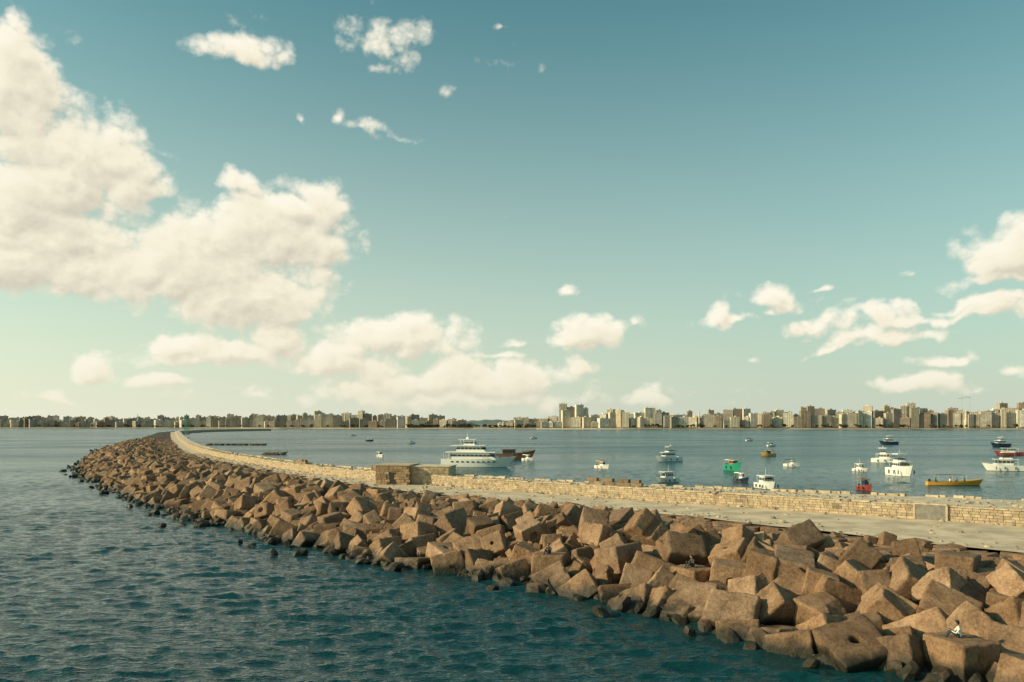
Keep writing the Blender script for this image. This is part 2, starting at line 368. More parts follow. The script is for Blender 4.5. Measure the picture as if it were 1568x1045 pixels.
# ------------------------------------------------------------------ armour blocks
def template(kind,voxel,seed):
    bm=bmesh.new(); bmesh.ops.create_cube(bm,size=1)
    rnd=random.Random(seed)
    sx,sy,sz=(rnd.uniform(.9,1.15),rnd.uniform(.88,1.08),rnd.uniform(.75,1.0)) if kind!='slab' else (1.2,1.0,.5)
    for v in bm.verts:
        t=.92 if (v.co.z>0 and kind=='taper') else 1
        v.co=Vector((v.co.x*sx*t,v.co.y*sy*t,v.co.z*sz))+Vector((rnd.uniform(-.012,.012),rnd.uniform(-.012,.012),rnd.uniform(-.012,.012)))
    me=bpy.data.meshes.new('tmp'); bm.to_mesh(me); bm.free(); o=bpy.data.objects.new('tmp',me); COL.objects.link(o)
    cut=[]
    def cutter(f,M):
        bm=bmesh.new(); f(bm); bmesh.ops.transform(bm,matrix=M,verts=bm.verts); m2=bpy.data.meshes.new('c'); bm.to_mesh(m2); bm.free()
        c=bpy.data.objects.new('c',m2); COL.objects.link(c); cut.append(c)
        md=o.modifiers.new('b','BOOLEAN'); md.operation='DIFFERENCE'; md.object=c; md.solver='EXACT'
    if kind=='hole': cutter(lambda bm:bmesh.ops.create_cone(bm,cap_ends=True,segments=16,radius1=.09,radius2=.09,depth=.6),Matrix.Translation((0,0,sz/2)))
    if kind=='side':
        cutter(lambda bm:bmesh.ops.create_cone(bm,cap_ends=True,segments=16,radius1=.08,radius2=.08,depth=.5),Matrix.Translation((sx/2,.05,.05))@Matrix.Rotation(math.pi/2,4,'Y'))
        cutter(lambda bm:bmesh.ops.create_cube(bm,size=.2),Matrix.Translation((0,0,sz/2)))
    if kind=='slot': cutter(lambda bm:bmesh.ops.create_cube(bm,size=1),Matrix.Translation((0,-sy/2,0))@Matrix.Diagonal((.2,.26,2,1)))
    if kind=='pit': cutter(lambda bm:bmesh.ops.create_cube(bm,size=1),Matrix.Translation((0,-sy/2,.02))@Matrix.Diagonal((.34,.4,.28,1)))
    if kind=='broken': cutter(lambda bm:bmesh.ops.create_cube(bm,size=1),Matrix.Translation((.64,.47,.52))@Euler((.5,.6,.4+seed)).to_matrix().to_4x4())
    md=o.modifiers.new('r','REMESH'); md.mode='VOXEL'; md.voxel_size=voxel
    dg=bpy.context.evaluated_depsgraph_get(); ev=o.evaluated_get(dg); m=bpy.data.meshes.new_from_object(ev)
    n=len(m.vertices); co_=np.empty(n*3); m.vertices.foreach_get('co',co_); co_=co_.reshape(-1,3)
    for i in range(n):
        p=Vector(co_[i]); q=p*2.2+Vector((seed*3.1,0,0)); 
        ex=sorted([abs(p.x)/sx*2,abs(p.y)/sy*2,abs(p.z)/sz*2])[1]
        k=max(0,(ex-.80))*.38
        dsp=.007*noise.noise(q)+.010*noise.noise(q*3)+.010*noise.noise(q*8)-k*max(0,noise.noise(q*1.8+Vector((5,5,5)))+.04)
        co_[i]+=np.array(p.normalized())*dsp
    nl=len(m.loops); lv=np.empty(nl,int); m.loops.foreach_get('vertex_index',lv)
    nf=len(m.polygons); lt=np.empty(nf,int); m.polygons.foreach_get('loop_total',lt)
    for x in cut+[o]: bpy.data.objects.remove(x)
    return co_,lv,lt
KINDS=['plain','taper','hole','plain','slot','side','broken','plain','taper','pit','plain','hole','plain','slab']
T_hi=[template(k,.04,i+1) for i,k in enumerate(KINDS)]
T_mid=[template(k,.07,i+1) for i,k in enumerate(KINDS)]
T_lo=[template(k,.15,i+1) for i,k in enumerate(KINDS)]
blocks=[]
people_spots=[(21.6,38.4),(12.5,55.0),(2.9,62.0)]
def place(x,y,z,size,q,tint=None,kind=None):
    dist=math.hypot(x,y)
    T=T_hi if (dist<80 and size>1.3) else (T_mid if dist<170 else T_lo)
    k=random.randrange(len(KINDS)-1) if kind is None else kind
    if tint is None:
        g_=random.choice([.65,.8,.94,1,1.12,1.26]); wv=random.random()
        tint=(g_*1.0,g_*(.93+.09*wv),g_*(.85+.21*wv))
    asp=(random.uniform(.9,1.15),random.uniform(.87,1.08),random.uniform(.82,1.05))
    blocks.append(((x,y,z),[size*a for a in asp],q,tint,T[k]))
cell={}
def free(x,y,r):
    cx,cy=int(x//4),int(y//4)
    for i in(-1,0,1):
        for j in(-1,0,1):
            for (a_,b_,r_) in cell.get((cx+i,cy+j),[]):
                if math.hypot(a_-x,b_-y)<(r+r_)/2: return False
    cell.setdefault((cx,cy),[]).append((x,y,r)); return True
for (x,y) in people_spots: free(x,y,3.0)
ntry=120000
for _ in range(ntry):
    a=random.uniform(0,620); (x,y,Wd,rw,kw),d,n=at(a)
    Wn=Wd+2.6*nz(a,0,.07,4)
    s=random.uniform(rw+.3,Wn+.6); px,py=x+n[0]*s,y+n[1]*s
    e=(s-rw)/(Wn-rw)
    near=max(0,min(1,(75-math.hypot(px,py))/30))
    size=random.uniform(1.45,2.2)*(1+.2*(e>.6))*(1+.18*near*(e>.45))
    flat=e<(.42 if a<120 else .33) or s<rw+5
    if flat: size*=.95
    if not free(px,py,size*(.80 if not flat else .96)): continue
    z=core_z(s,Wn,rw)
    if flat:
        q=Euler((random.gauss(0,.05+.12*e),random.gauss(0,.05+.12*e),math.atan2(d[1],d[0])+random.gauss(0,.35))).to_quaternion(); z=2.95-size*.42+random.uniform(-.12,.2)+e*.5
        g_=random.uniform(.85,1.15); place(px,py,z,size,q,tint=(g_,g_*.95,g_*.9))
        continue
    q=Euler((random.gauss(0,.5),random.gauss(0,.5),random.uniform(0,6.28))).to_quaternion(); z+=size*.16+random.uniform(-.35,.5)
    place(px,py,z,size,q)
# upper layer on the sea-side shoulder
cell={}
for (x,y) in people_spots: free(x,y,6.0)
for _ in range(20000):
    a=random.uniform(0,480); (x,y,Wd,rw,kw),d,n=at(a); s=random.uniform(rw+(.46 if a<120 else .36)*(Wd-rw),Wd-3.0); px,py=x+n[0]*s,y+n[1]*s
    near=max(0,min(1,(75-math.hypot(px,py))/30))
    size=random.uniform(1.5,2.3)*(1 if a<250 else .9)*(1+.18*near)
    if not free(px,py,size*1.42): continue
    q=Euler((random.gauss(0,.65),random.gauss(0,.65),random.uniform(0,6.28))).to_quaternion()
    place(px,py,core_z(s,Wd,rw)+size*.48+random.uniform(0,.35),size,q)
# broken pieces between the big blocks
for _ in range(800):
    a=random.uniform(0,260); (x,y,Wd,rw,kw),d,n=at(a); s=random.uniform(rw+3,Wd); px,py=x+n[0]*s,y+n[1]*s
    if any(math.hypot(px-u,py-v)<2.6 for u,v in people_spots): continue
    q=Euler((random.uniform(0,3),random.uniform(0,3),random.uniform(0,6.28))).to_quaternion()
    place(px,py,core_z(s,Wd,rw)+random.uniform(.2,1.1),random.uniform(.5,1.1),q)
SEAT=[(1.75,2.4),(2.2,2.4),(2.0,2.4)]
for (x,y),(zt,sz_) in zip(people_spots,SEAT): blocks.append(((x,y,zt-sz_*.45),(sz_,sz_,sz_),Euler((0,0,random.uniform(0,1.5))).to_quaternion(),(1,.96,.9),T_hi[0]))
def merge(items,name,m,smooth=True):
    V_=[];Lv=[];Lt=[];C=[];o=0
    for (p,s,q,t,(cv,lv,lt)) in items:
        R=np.array(q.to_matrix()); s=np.array(s)
        V_.append((cv*s)@R.T+np.array(p)); Lv.append(lv+o); Lt.append(lt); C.append(np.tile((*t,1),(len(cv),1))); o+=len(cv)
    V_=np.concatenate(V_);Lv=np.concatenate(Lv);Lt=np.concatenate(Lt);C=np.concatenate(C)
    me=bpy.data.meshes.new(name); me.vertices.add(len(V_)); me.vertices.foreach_set('co',V_.ravel().astype('f'))
    me.loops.add(len(Lv)); me.loops.foreach_set('vertex_index',Lv.astype('i'))
    me.polygons.add(len(Lt)); ls=np.concatenate([[0],np.cumsum(Lt)[:-1]]); me.polygons.foreach_set('loop_start',ls.astype('i'))
    me.polygons.foreach_set('use_smooth',np.full(len(Lt),smooth))
    me.materials.append(m); me.update(calc_edges=True)
    at_=me.attributes.new('tint','FLOAT_COLOR','POINT'); at_.data.foreach_set('color',C.astype('f').ravel())
    ob=bpy.data.objects.new(name,me); COL.objects.link(ob); return ob
merge(blocks,'breakwater_concrete_blocks',M_block)
print('blocks',len(blocks))
def rock_t(seed,sub=2):
    bm=bmesh.new(); bmesh.ops.create_icosphere(bm,subdivisions=sub,radius=.5)
    for v in bm.verts: v.co*=1+.45*noise.noise(v.co*2.3+Vector((seed*7,0,0))); v.co.z*=.7
    m=bpy.data.meshes.new('t'); bm.to_mesh(m); bm.free()
    n=len(m.vertices); c=np.empty(n*3); m.vertices.foreach_get('co',c); nl=len(m.loops); lv=np.empty(nl,int); m.loops.foreach_get('vertex_index',lv)
    return c.reshape(-1,3),lv,np.full(len(m.polygons),3)
RT=[rock_t(i,2) for i in range(6)]
rk=[]
for _ in range(1900):
    a=random.uniform(0,520); (x,y,Wd,rw,kw),d,n=at(a); Wn=Wd+2.6*nz(a,0,.07,4); s=Wn+random.gauss(.6,1.0); 
    if random.random()<.05: s+=random.uniform(1,4)
    sz_=random.uniform(.5,1.6); px,py=x+n[0]*s,y+n[1]*s
    rk.append(((px,py,random.uniform(-.3,.2)),(sz_*1.3,sz_,sz_),Euler((random.random(),random.random(),random.random()*6)).to_quaternion(),(.6,.6,.6),random.choice(RT)))
merge(rk,'shore_rocks',M_block,False)
rk=[]
for _ in range(3400):
    a=random.uniform(0,330); (x,y,Wd,rw,kw),d,n=at(a); 
    if random.random()<.6: s=-random.uniform(.5,1)*kw*random.random(); z=WZ+.05
    else: s=random.choice([random.uniform(0,.8),rw-abs(random.gauss(0,1.5)),random.uniform(0,rw)]); z=3.03
    sz_=abs(random.gauss(.14,.14))+.08; g_=random.uniform(.5,1.05)
    rk.append(((x+n[0]*s,y+n[1]*s,z),(sz_*1.3,sz_,sz_),Euler((0,0,random.random()*6)).to_quaternion(),(g_,g_,g_),random.choice(RT)))
merge(rk,'loose_stones',M_stone,False)

# ------------------------------------------------------------------ structures on the breakwater
b=MB(); b.tint=(1,1,1)
yaw=math.radians(-8)
b.box((-2.9,0,1.45),(5.2,6,2.9),M_brown); b.box((2.6,.9,1.35),(5.9,5.4,2.7),M_stone); b.box((-2.9,0,2.98),(5.5,6.3,.16),M_stone); b.box((2.7,.9,2.76),(6.1,5.6,.12),M_walltop)
b.box((-2.9,-3.02,1.0),(1.0,.06,1.7),M_dark)
for r in range(7):
    x=-5.5
    while x<-.7:
        l=random.uniform(.5,1.0); g_=random.uniform(1.0,1.6); b.tint=(g_,g_*.95,g_*.88)
        if not(-3.6<x+l/2<-2.2 and r<5): b.box((min(x+l/2,-.6),-3.03,.2+r*.4),(l-.05,.12,.35),M_brown)
        x+=l
    x=-.2
    while x<5.2:
        l=random.uniform(.5,1.0); g_=random.uniform(.75,1.1); b.tint=(g_,g_*.97,g_*.9); 
        if r<6: b.box((min(x+l/2,5.2),-1.83,.2+r*.42),(l-.05,.12,.37),M_stone)
        x+=l
b.obj('stone_bunker',(-14.9,123.5,3.0),yaw)
(x,y,*_),d,n=at(np.interp(40.0,pts[::-1,0],ARC[::-1])); b=MB()
b.box((0,0,.75),(2.7,.35,1.5),M_grey); b.box((0,0,1.56),(2.9,.45,.14),M_stone); b.box((-1.4,0,.75),(.18,.42,1.5),M_stone); b.box((1.4,0,.75),(.18,.42,1.5),M_stone)
b.obj('blocked_gateway',(x+n[0]*.12,y+n[1]*.12,2.95),math.atan2(d[1],d[0]))
for i,(cx,L_) in enumerate(((11,8.5),(-24,5),(-44,6))):
    (x,y,_,_,kw),d,n=at(np.interp(cx,pts[::-1,0],ARC[::-1])); b=MB()
    for k in range(int(L_/.8)):
        for r in range(2):
            if r==1 and random.random()<.25: continue
            g_=random.uniform(.6,1.1); b.tint=(g_,g_,g_); b.box((-L_/2+k*.8+(.3 if r else 0),random.uniform(-.04,.04),.22+r*.42),(.76,.6,.4),M_brown)
    b.obj('low_brick_wall',(x-n[0]*(kw*.55),y-n[1]*(kw*.55),WZ),math.atan2(d[1],d[0]))
def jetty(name,x,y,L_,w_,yaw):
    b=MB(); b.box((0,0,.9),(L_,w_,.35),M_brown)
    for k in range(int(L_/4)+1): 
        b.box((-L_/2+1+k*4*(L_-2)/(4*max(1,int(L_/4))),0,0),(1.2,w_*.8,1.5),M_brown)
        b.tube((-L_/2+1+k*4,w_/2-.3,1.05),(-L_/2+1+k*4,w_/2-.3,1.6),.12,M_dark)
    for k in range(40): b.ball((random.uniform(-L_/2,L_/2),-w_/2-random.uniform(0,1),0),random.uniform(.4,.9),M_block,(1.2,1,.8),6,4)
    b.obj(name,(x,y,0),yaw)
jetty('stone_jetty',-168,487,36,5,math.radians(-4)); jetty('stone_jetty',-98,330,9,4,math.radians(-10)); 
b=MB()
for sx_,sy_ in((-1,-1),(1,-1),(1,1),(-1,1)): b.tube((sx_*1.6,sy_*1.6,0),(sx_*.5,sy_*.5,17),.2,M_green)
for k in range(6):
    z0=k*2.9; r0=1.6-1.1*z0/17; z1=z0+2.9; r1=1.6-1.1*z1/17
    for (p,q) in(((-1,-1),(1,-1)),((1,-1),(1,1)),((1,1),(-1,1)),((-1,1),(-1,-1))): b.tube((p[0]*r0,p[1]*r0,z0),(q[0]*r1,q[1]*r1,z1),.11,M_green)
b.box((0,0,17.2),(2.2,2.2,.3),M_green); b.tube((0,0,17.3),(0,0,19.4),.6,M_green,.5,8); b.ball((0,0,19.6),.7,M_green)
b.box((0,0,-.2),(4.5,4.5,1.2),M_roof)
b.obj('navigation_beacon',(-333,815,3.4))

# ------------------------------------------------------------------ sea with real waves near the fort
rings=np.concatenate([[0.5,8,16,24,30],np.exp(np.arange(math.log(34),math.log(480),.0036)),[520,600,720,900,1200,1700,2500,4000,8000,16000,40000]])
angs=np.radians(np.concatenate([np.arange(-42,42.01,.09),np.arange(46,317,6)]))
RR,AA=np.meshgrid(rings,angs,indexing='ij')
X=RR*np.sin(AA); Y=RR*np.cos(AA)
rs=np.random.RandomState(5); Z=np.zeros_like(X); DX=np.zeros_like(X); DY=np.zeros_like(X)
space=np.clip(RR*.0036,.08,None); fade=np.clip((480-RR)/260,0,1)*np.clip((RR-30)/6,0,1)
py_i=np.interp(X,pts[::-1,0],pts[::-1,1]); harbour=(Y>py_i)&(X<150)
ampm=np.where(harbour,.6,1.0)*(.65+.7*fbm(X/26,Y/10,3,91))
wind=math.radians(78)
for k in range(100):
    lam=.40*(3.0/.40)**(rs.rand()**.95); th=wind+rs.normal(0,.5); kk=2*math.pi/lam; ph=rs.rand()*6.28
    A_=lam*.0052*rs.uniform(.6,1.4)
    wgt=np.clip(lam/(2.4*space)-.6,0,1)*fade*ampm*A_
    p=kk*(X*math.cos(th)+Y*math.sin(th))+ph
    c_=np.cos(p); s_=np.sin(p)
    Z+=wgt*c_; DX-=wgt*s_*math.cos(th)*.8; DY-=wgt*s_*math.sin(th)*.8
P_=np.stack([X+DX,Y+DY,Z],-1).astype('f')
nR,nAa=X.shape; idx=np.arange(nR*nAa).reshape(nR,nAa); nxt=np.roll(idx,-1,1)
q=np.stack([idx[:-1],nxt[:-1],nxt[1:],idx[1:]],-1).reshape(-1,4)[:,::-1]
me=bpy.data.meshes.new('sea'); me.vertices.add(nR*nAa); me.vertices.foreach_set('co',P_.ravel())
me.loops.add(q.size+nAa); me.loops.foreach_set('vertex_index',np.concatenate([q.ravel(),idx[0][::-1]]).astype('i'))
me.polygons.add(len(q)+1); me.polygons.foreach_set('loop_start',np.concatenate([np.arange(len(q))*4,[q.size]]).astype('i'))
me.polygons.foreach_set('use_smooth',np.ones(len(q)+1,bool)); me.update(calc_edges=True); me.materials.append(M_water)
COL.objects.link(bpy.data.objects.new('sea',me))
b=MB(); b.add([(-40000,-40000,-14),(40000,-40000,-14),(40000,40000,-14),(-40000,40000,-14)],[(0,1,2,3)],M_core); b.obj('seabed')

SH=[(-1.6,3300),(-.7,3300),(-.4,3100),(-.2,2700),(0,2500),(.2,2380),(.64,2250),(1.6,2000)]
def shoreD(u): return float(np.interp(u,[a for a,_ in SH],[c for _,c in SH]))
b=MB(); us=np.arange(-1.6,1.6,.02); vs=[]
for u in us:
    D_=shoreD(u)+12*nz(u*100,0,.2,3); 
    for dd,z in((-6,-2),(-2,2.2),(0,3.2),(25,3.3),(25.2,3.6),(400,6),(30000,20)): vs.append((u*(D_+dd),D_+dd,z))
fs=[]
for i in range(len(us)-1):
    for j in range(6): (fs).append((i*7+j,(i+1)*7+j,(i+1)*7+j+1,i*7+j+1))
b.add(vs,fs,M_land); b.obj('city_shore_ground')
b=MB(); us=np.arange(.03,.14,.005); vs=[]
for u in us:
    D_=shoreD(u); t=math.sin(math.pi*(u-.03)/.11)
    for dd,z in((-8-60*t,-.5),(-6-40*t,.8),(-3,2.6),(1,4.2)): vs.append((u*(D_+dd),D_+dd,z))
b.add(vs,[(i*4+j,(i+1)*4+j,(i+1)*4+j+1,i*4+j+1) for i in range(len(us)-1) for j in range(3)],M_beach); b.obj('beach')
b=MB(); vs=[];nn=40
for i in range(nn+1):
    t=i/nn; u=-.12+.20*t; hh=46*math.sin(math.pi*t)**.6*(1+.2*nz(t*30,0,.5,1))
    for dd,k in((0,0),(300,.75),(700,1),(1500,0)): vs.append((u*4600,4600+dd,4+hh*k))
b.add(vs,[(i*4+j,(i+1)*4+j,(i+1)*4+j+1,i*4+j+1) for i in range(nn) for j in range(3)],M_hill); b.obj('distant_hill',smooth=True)

# ------------------------------------------------------------------ city
HT=[(-1.6,50),(-.64,50),(-.5,46),(-.44,52),(-.31,58),(-.25,64),(-.18,60),(-.1,50),(-.075,36),(-.065,16),(-.02,16),(-.01,32),(.04,40),(.055,52),(.06,86),(.09,84),(.095,52),(.115,54),(.12,82),(.135,80),(.14,62),(.16,70),(.19,56),(.25,62),(.3,60),(.34,58),(.37,70),(.45,70),(.5,76),(.53,60),(.56,70),(.6,67),(.605,88),(.625,82),(.64,70),(1.6,60)]
PAL=[(.50,.42,.32),(.45,.37,.28),(.56,.48,.37),(.38,.31,.23),(.43,.37,.30),(.62,.54,.43),(.33,.25,.18),(.49,.43,.36),(.30,.245,.20)]
BM=[mat('facade_plaster',c,.9,.18,.06) for c in PAL]
BMl=[mat('facade_plaster_light',c,.9,.12,.06) for c in((.72,.64,.51),(.68,.59,.45),(.74,.68,.57))]
def building(u,D_,wd,dp,h,light):
    b=MB(); m=random.choice(BMl if light else BM); fh=3.7; nf=max(2,int(h/fh)); h=nf*fh
    b.box((0,0,h/2-1),(wd,dp,h+2),m)
    b.box((0,0,h+.3),(wd+.8,dp+.8,.6),m)
    b.box((random.uniform(-wd*.25,wd*.25),random.uniform(-2,2),h+2.2),(random.uniform(4,8),5,3.6),m)
    if random.random()<.5: b.box((random.uniform(-wd*.35,wd*.35),-dp*.2,h+1.4),(3,3,2.2),M_roof)
    if random.random()<.2: b.tube((wd*.2,0,h),(wd*.2,0,h+random.uniform(5,9)),.2,M_metal,.1,4)
    nc=max(3,int(wd/4.2)); st=random.choice([0,1,2]); ww=wd/nc
    for f in range(nf):
        z=f*fh+2.1
        if f==0: b.box((0,-dp/2-.1,2),(wd*.94,.3,2.6),M_win); continue
        if st==2: b.box((0,-dp/2-.6,z-1.4),(wd*.96,1.2,.35),m)
        for c in range(nc):
            x=-wd/2+ww*(c+.5)
            if random.random()<.06: continue
            b.box((x,-dp/2-.08,z),(ww*(.42 if st!=1 else .55),.2,1.8),M_win)
            if st==0 and c%2==0: b.box((x,-dp/2-.6,z-1.3),(ww*.8,1.2,1.0),m)
        for sgn in(-1,1):
            for c in range(max(2,int(dp/5))): 
                y=-dp/2+dp*(c+.5)/max(2,int(dp/5)); b.box((sgn*(wd/2+.08),y,z),(.2,1.8,1.8),M_win)
    b.obj('apartment_building',(u*D_,D_,4.0),random.gauss(0,.25)-math.atan(u)*.6+.05)
for row,(off,sc0,sc1) in enumerate(((45,.38,.80),(110,.66,1.02))):
    u=-.86
    while u<.86:
        D_=shoreD(u)+off+random.uniform(-10,10); wd=random.uniform(13,34); uw=wd/D_
        hmax=float(np.interp(u,[a for a,_ in HT],[c for _,c in HT])); h=hmax*random.uniform(sc0,sc1)
        if -.068<u<-.025 and random.random()<.75: u+=uw; continue
        light=(.03<u<.17 and random.random()<.8) or random.random()<.2  # sunlit stretch painted with pale plaster; other pale facades fall at random
        building(u+uw/2,D_,wd*.97,random.uniform(14,22),max(8,h),light)
        u+=uw*random.choice([1.0,1.02,1.04,1.1])
for u in(-.47,-.21,.235,.57):
    D_=shoreD(u)+40; b=MB(); b.box((0,0,12),(5,5,24),BMl[0]); b.tube((0,0,24),(0,0,44),2,BMl[0],1.8,8); b.tube((0,0,34),(0,0,35.4),3.0,BMl[1],3.0,8); b.tube((0,0,44),(0,0,45),2.6,BMl[1],2.6,8); b.tube((0,0,45),(0,0,50),1.3,BMl[0],1.2,8); b.ball((0,0,51),1.7,BMl[0],(1,1,1.5)); b.tube((0,0,53),(0,0,57),.2,M_metal)
    b.obj('mosque_minaret',(u*D_,D_,4))
for u,hh in((.565,98),(.575,92),(.475,86)):
    D_=shoreD(u)+150; b=MB()
    b.tube((-.8,0,0),(-.3,0,hh),.3,M_metal,.2,4); b.tube((.8,0,0),(.3,0,hh),.3,M_metal,.2,4)
    for k in range(20): b.tube((-.7,0,k*hh/20),(.6,0,(k+1)*hh/20),.15,M_metal,.15,4)
    if hh==98: b.tube((-12,0,hh-8),(28,0,hh-4),.4,M_metal,.3,4); b.tube((0,0,hh),(28,0,hh-4),.15,M_metal,.15,4)
    b.obj('tower_crane' if hh==98 else 'radio_mast',(u*D_,D_,4))
def leafmass(name,ranges,Doff,hr):
    b=MB()
    for (u0,u1,cnt) in ranges:
        for _ in range(cnt):
            u=random.uniform(u0,u1); D_=shoreD(u)+Doff+random.uniform(-6,8); h=random.uniform(*hr); x=u*D_
            b.tube((x,D_,3),(x+random.uniform(-.6,.6),D_,3+h*.55),.45,M_wood,.25,5)
            for k in range(9):
                r=h*random.uniform(.13,.24); c=Vector((x+random.gauss(0,h*.24),D_+random.gauss(0,h*.2),3+h*random.uniform(.5,.95)))
                vs=[];
                for q_ in range(26):
                    p=c+Vector((random.gauss(0,1),random.gauss(0,1),random.gauss(0,.8))).normalized()*r*random.uniform(.5,1.15); s_=r*.42
                    a1=Vector((random.gauss(0,1),random.gauss(0,1),random.gauss(0,1))).normalized()*s_; a2=a1.cross(Vector((random.gauss(0,1),random.gauss(0,1),1))).normalized()*s_
                    vs+=[p-a1,p+a2,p+a1,p-a2]
                b.add(vs,[(4*i,4*i+1,4*i+2,4*i+3) for i in range(26)],M_foliage)
    b.obj(name)
leafmass('distant_tree_row',[(-.13,-.05,70),(-.05,.03,30),(-.5,-.15,40),(.15,.64,70),(-.7,-.5,15)],14,(7,14))
b=MB()
us=np.arange(-1.0,1.0,.01)
for i in range(len(us)-1):
    u=us[i]; D0=shoreD(u)-1; D1=shoreD(us[i+1])-1; p=Vector((u*D0,D0,3.6)); q=Vector((us[i+1]*D1,D1,3.6)); d_=(q-p)
    b.tint=(.9,.9,.9) if random.random()<.7 else (.6,.6,.6)
    b.box((p+q)/2,(d_.length,1.2,1.8),M_stone,Matrix.Rotation(math.atan2(d_.y,d_.x),3,'Z'))
b.obj('corniche_sea_wall')

# ------------------------------------------------------------------ boats
def hull(b,L,B,H,m,bot=None,deck=None,dr=.5,sheer=.35,rake=.12,tran=.82,well=.35,stripe=None):
    bot=bot or M_red; deck=deck or M_white; n=14; rows=[]
    for i in range(n+1):
        t=i/n; bb=B/2*(tran+(1-tran)*math.sin(min(1,t/.45)*math.pi/2)) if t<.45 else B/2*(1-((t-.45)/.55)**2.3)
        bb=max(bb,.02); g_=H*(1+sheer*max(0,t-.25)**2/.5625); x=-L/2+L*t
        rk_=rake*L*t**4
        w_=bb*(.92-.45*t**2)
        def P(y,z): return (x-rk_*(1-max(0,z)/g_)-rk_*.3*(z<0),y,z)
        rows.append([P(0,-dr),P(w_*.75,-dr*.55),P(w_,.06),P(w_+(bb-w_)*.75,g_*.72),P(bb,g_),P(max(bb-.08,.01),g_),P(max(bb-.1,.008),g_-well)])
    vs=[];
    for r in rows: vs+=r+[(x,-y,z) for x,y,z in r]+[(r[6][0],0,r[6][2]+.03)]
    w_=15
    def F(a,c,m_): return [(i*w_+a,(i+1)*w_+a,(i+1)*w_+c,i*w_+c) for i in range(n)]
    o=len(b.v); b.add(vs,[],m)
    def addf(fs,m_):
        kk=b.mi(m_)
        for f in fs: b.f.append(tuple(o+i for i in f)); b.m.append(kk)
    for s_ in(0,7):
        addf(F(s_+0,s_+1,0)+F(s_+1,s_+2,0),bot); addf(F(s_+2,s_+3,0),m); addf(F(s_+3,s_+4,0),stripe or m); addf(F(s_+4,s_+5,0)+F(s_+5,s_+6,0),M_white if stripe is None else stripe); addf(F(s_+6,14,0),deck)
    addf([(0,1,2,3,4,11,10,9,8)],m)
    return rows
def cab(b,x0,x1,w,z0,z1,m,rf=.3,rb=.1,tp=.92,glass=True,gz=(.42,.82),mull=4):
    def ring(z,e=0):
        t=(z-z0)/(z1-z0); h=z1-z0; xa=x0+rb*h*t-e; xb=x1-rf*h*t+e; ww=w/2*(1-(1-tp)*t)+e; nose=ww*.72
        return [(xa,-ww,z),(xb-.25*w*.5,-ww,z),(xb,-nose*.75,z),(xb,nose*.75,z),(xb-.25*w*.5,ww,z),(xa,ww,z)]
    def pr(za,zb,e,m_):
        vs=ring(za,e)+ring(zb,e); b.add(vs,[(i,(i+1)%6,6+(i+1)%6,6+i) for i in range(6)]+[(5,4,3,2,1,0),(6,7,8,9,10,11)],m_)
    pr(z0,z1,0,m)
    if glass:
        h=z1-z0; pr(z0+gz[0]*h,z0+gz[1]*h,.025,M_glass)
        for k in range(mull+1):
            x=x0+.15*(x1-x0)+(x1-x0)*.62*k/max(1,mull)
            for s_ in(-1,1): b.box((x,s_*(w/2*(1-(1-tp)*.6)+.03),z0+.62*h),(.09,.06,h*(gz[1]-gz[0])+.04),m)
def rail(b,pts_,h,m=M_metal,r=.025):
    for i,p in enumerate(pts_):
        p=Vector(p); b.tube(p,p+Vector((0,0,h)),r,m,n=4)
        if i: q=Vector(pts_[i-1]); b.tube(q+Vector((0,0,h)),p+Vector((0,0,h)),r,m,n=4); b.tube(q+Vector((0,0,h*.5)),p+Vector((0,0,h*.5)),r*.7,m,n=4)
def bowrail(b,rows,h=.6,a=7):
    for s_ in(1,-1): rail(b,[(r[5][0],s_*r[5][1]*.95,r[5][2]) for r in rows[a:]],h)
def roofp(b,x0,x1,w,z0,z1,m,th=.12,posts=M_metal):
    b.box(((x0+x1)/2,0,z1),(x1-x0,w,th),m); b.box(((x0+x1)/2,0,z1+th/2+.03),((x1-x0)*.9,w*.85,.06),m)
    for x in(x0+.1,x1-.1):
        for s_ in(-1,1): b.tube((x,s_*(w/2-.08),z0),(x,s_*(w/2-.08),z1),.04,posts,n=5)

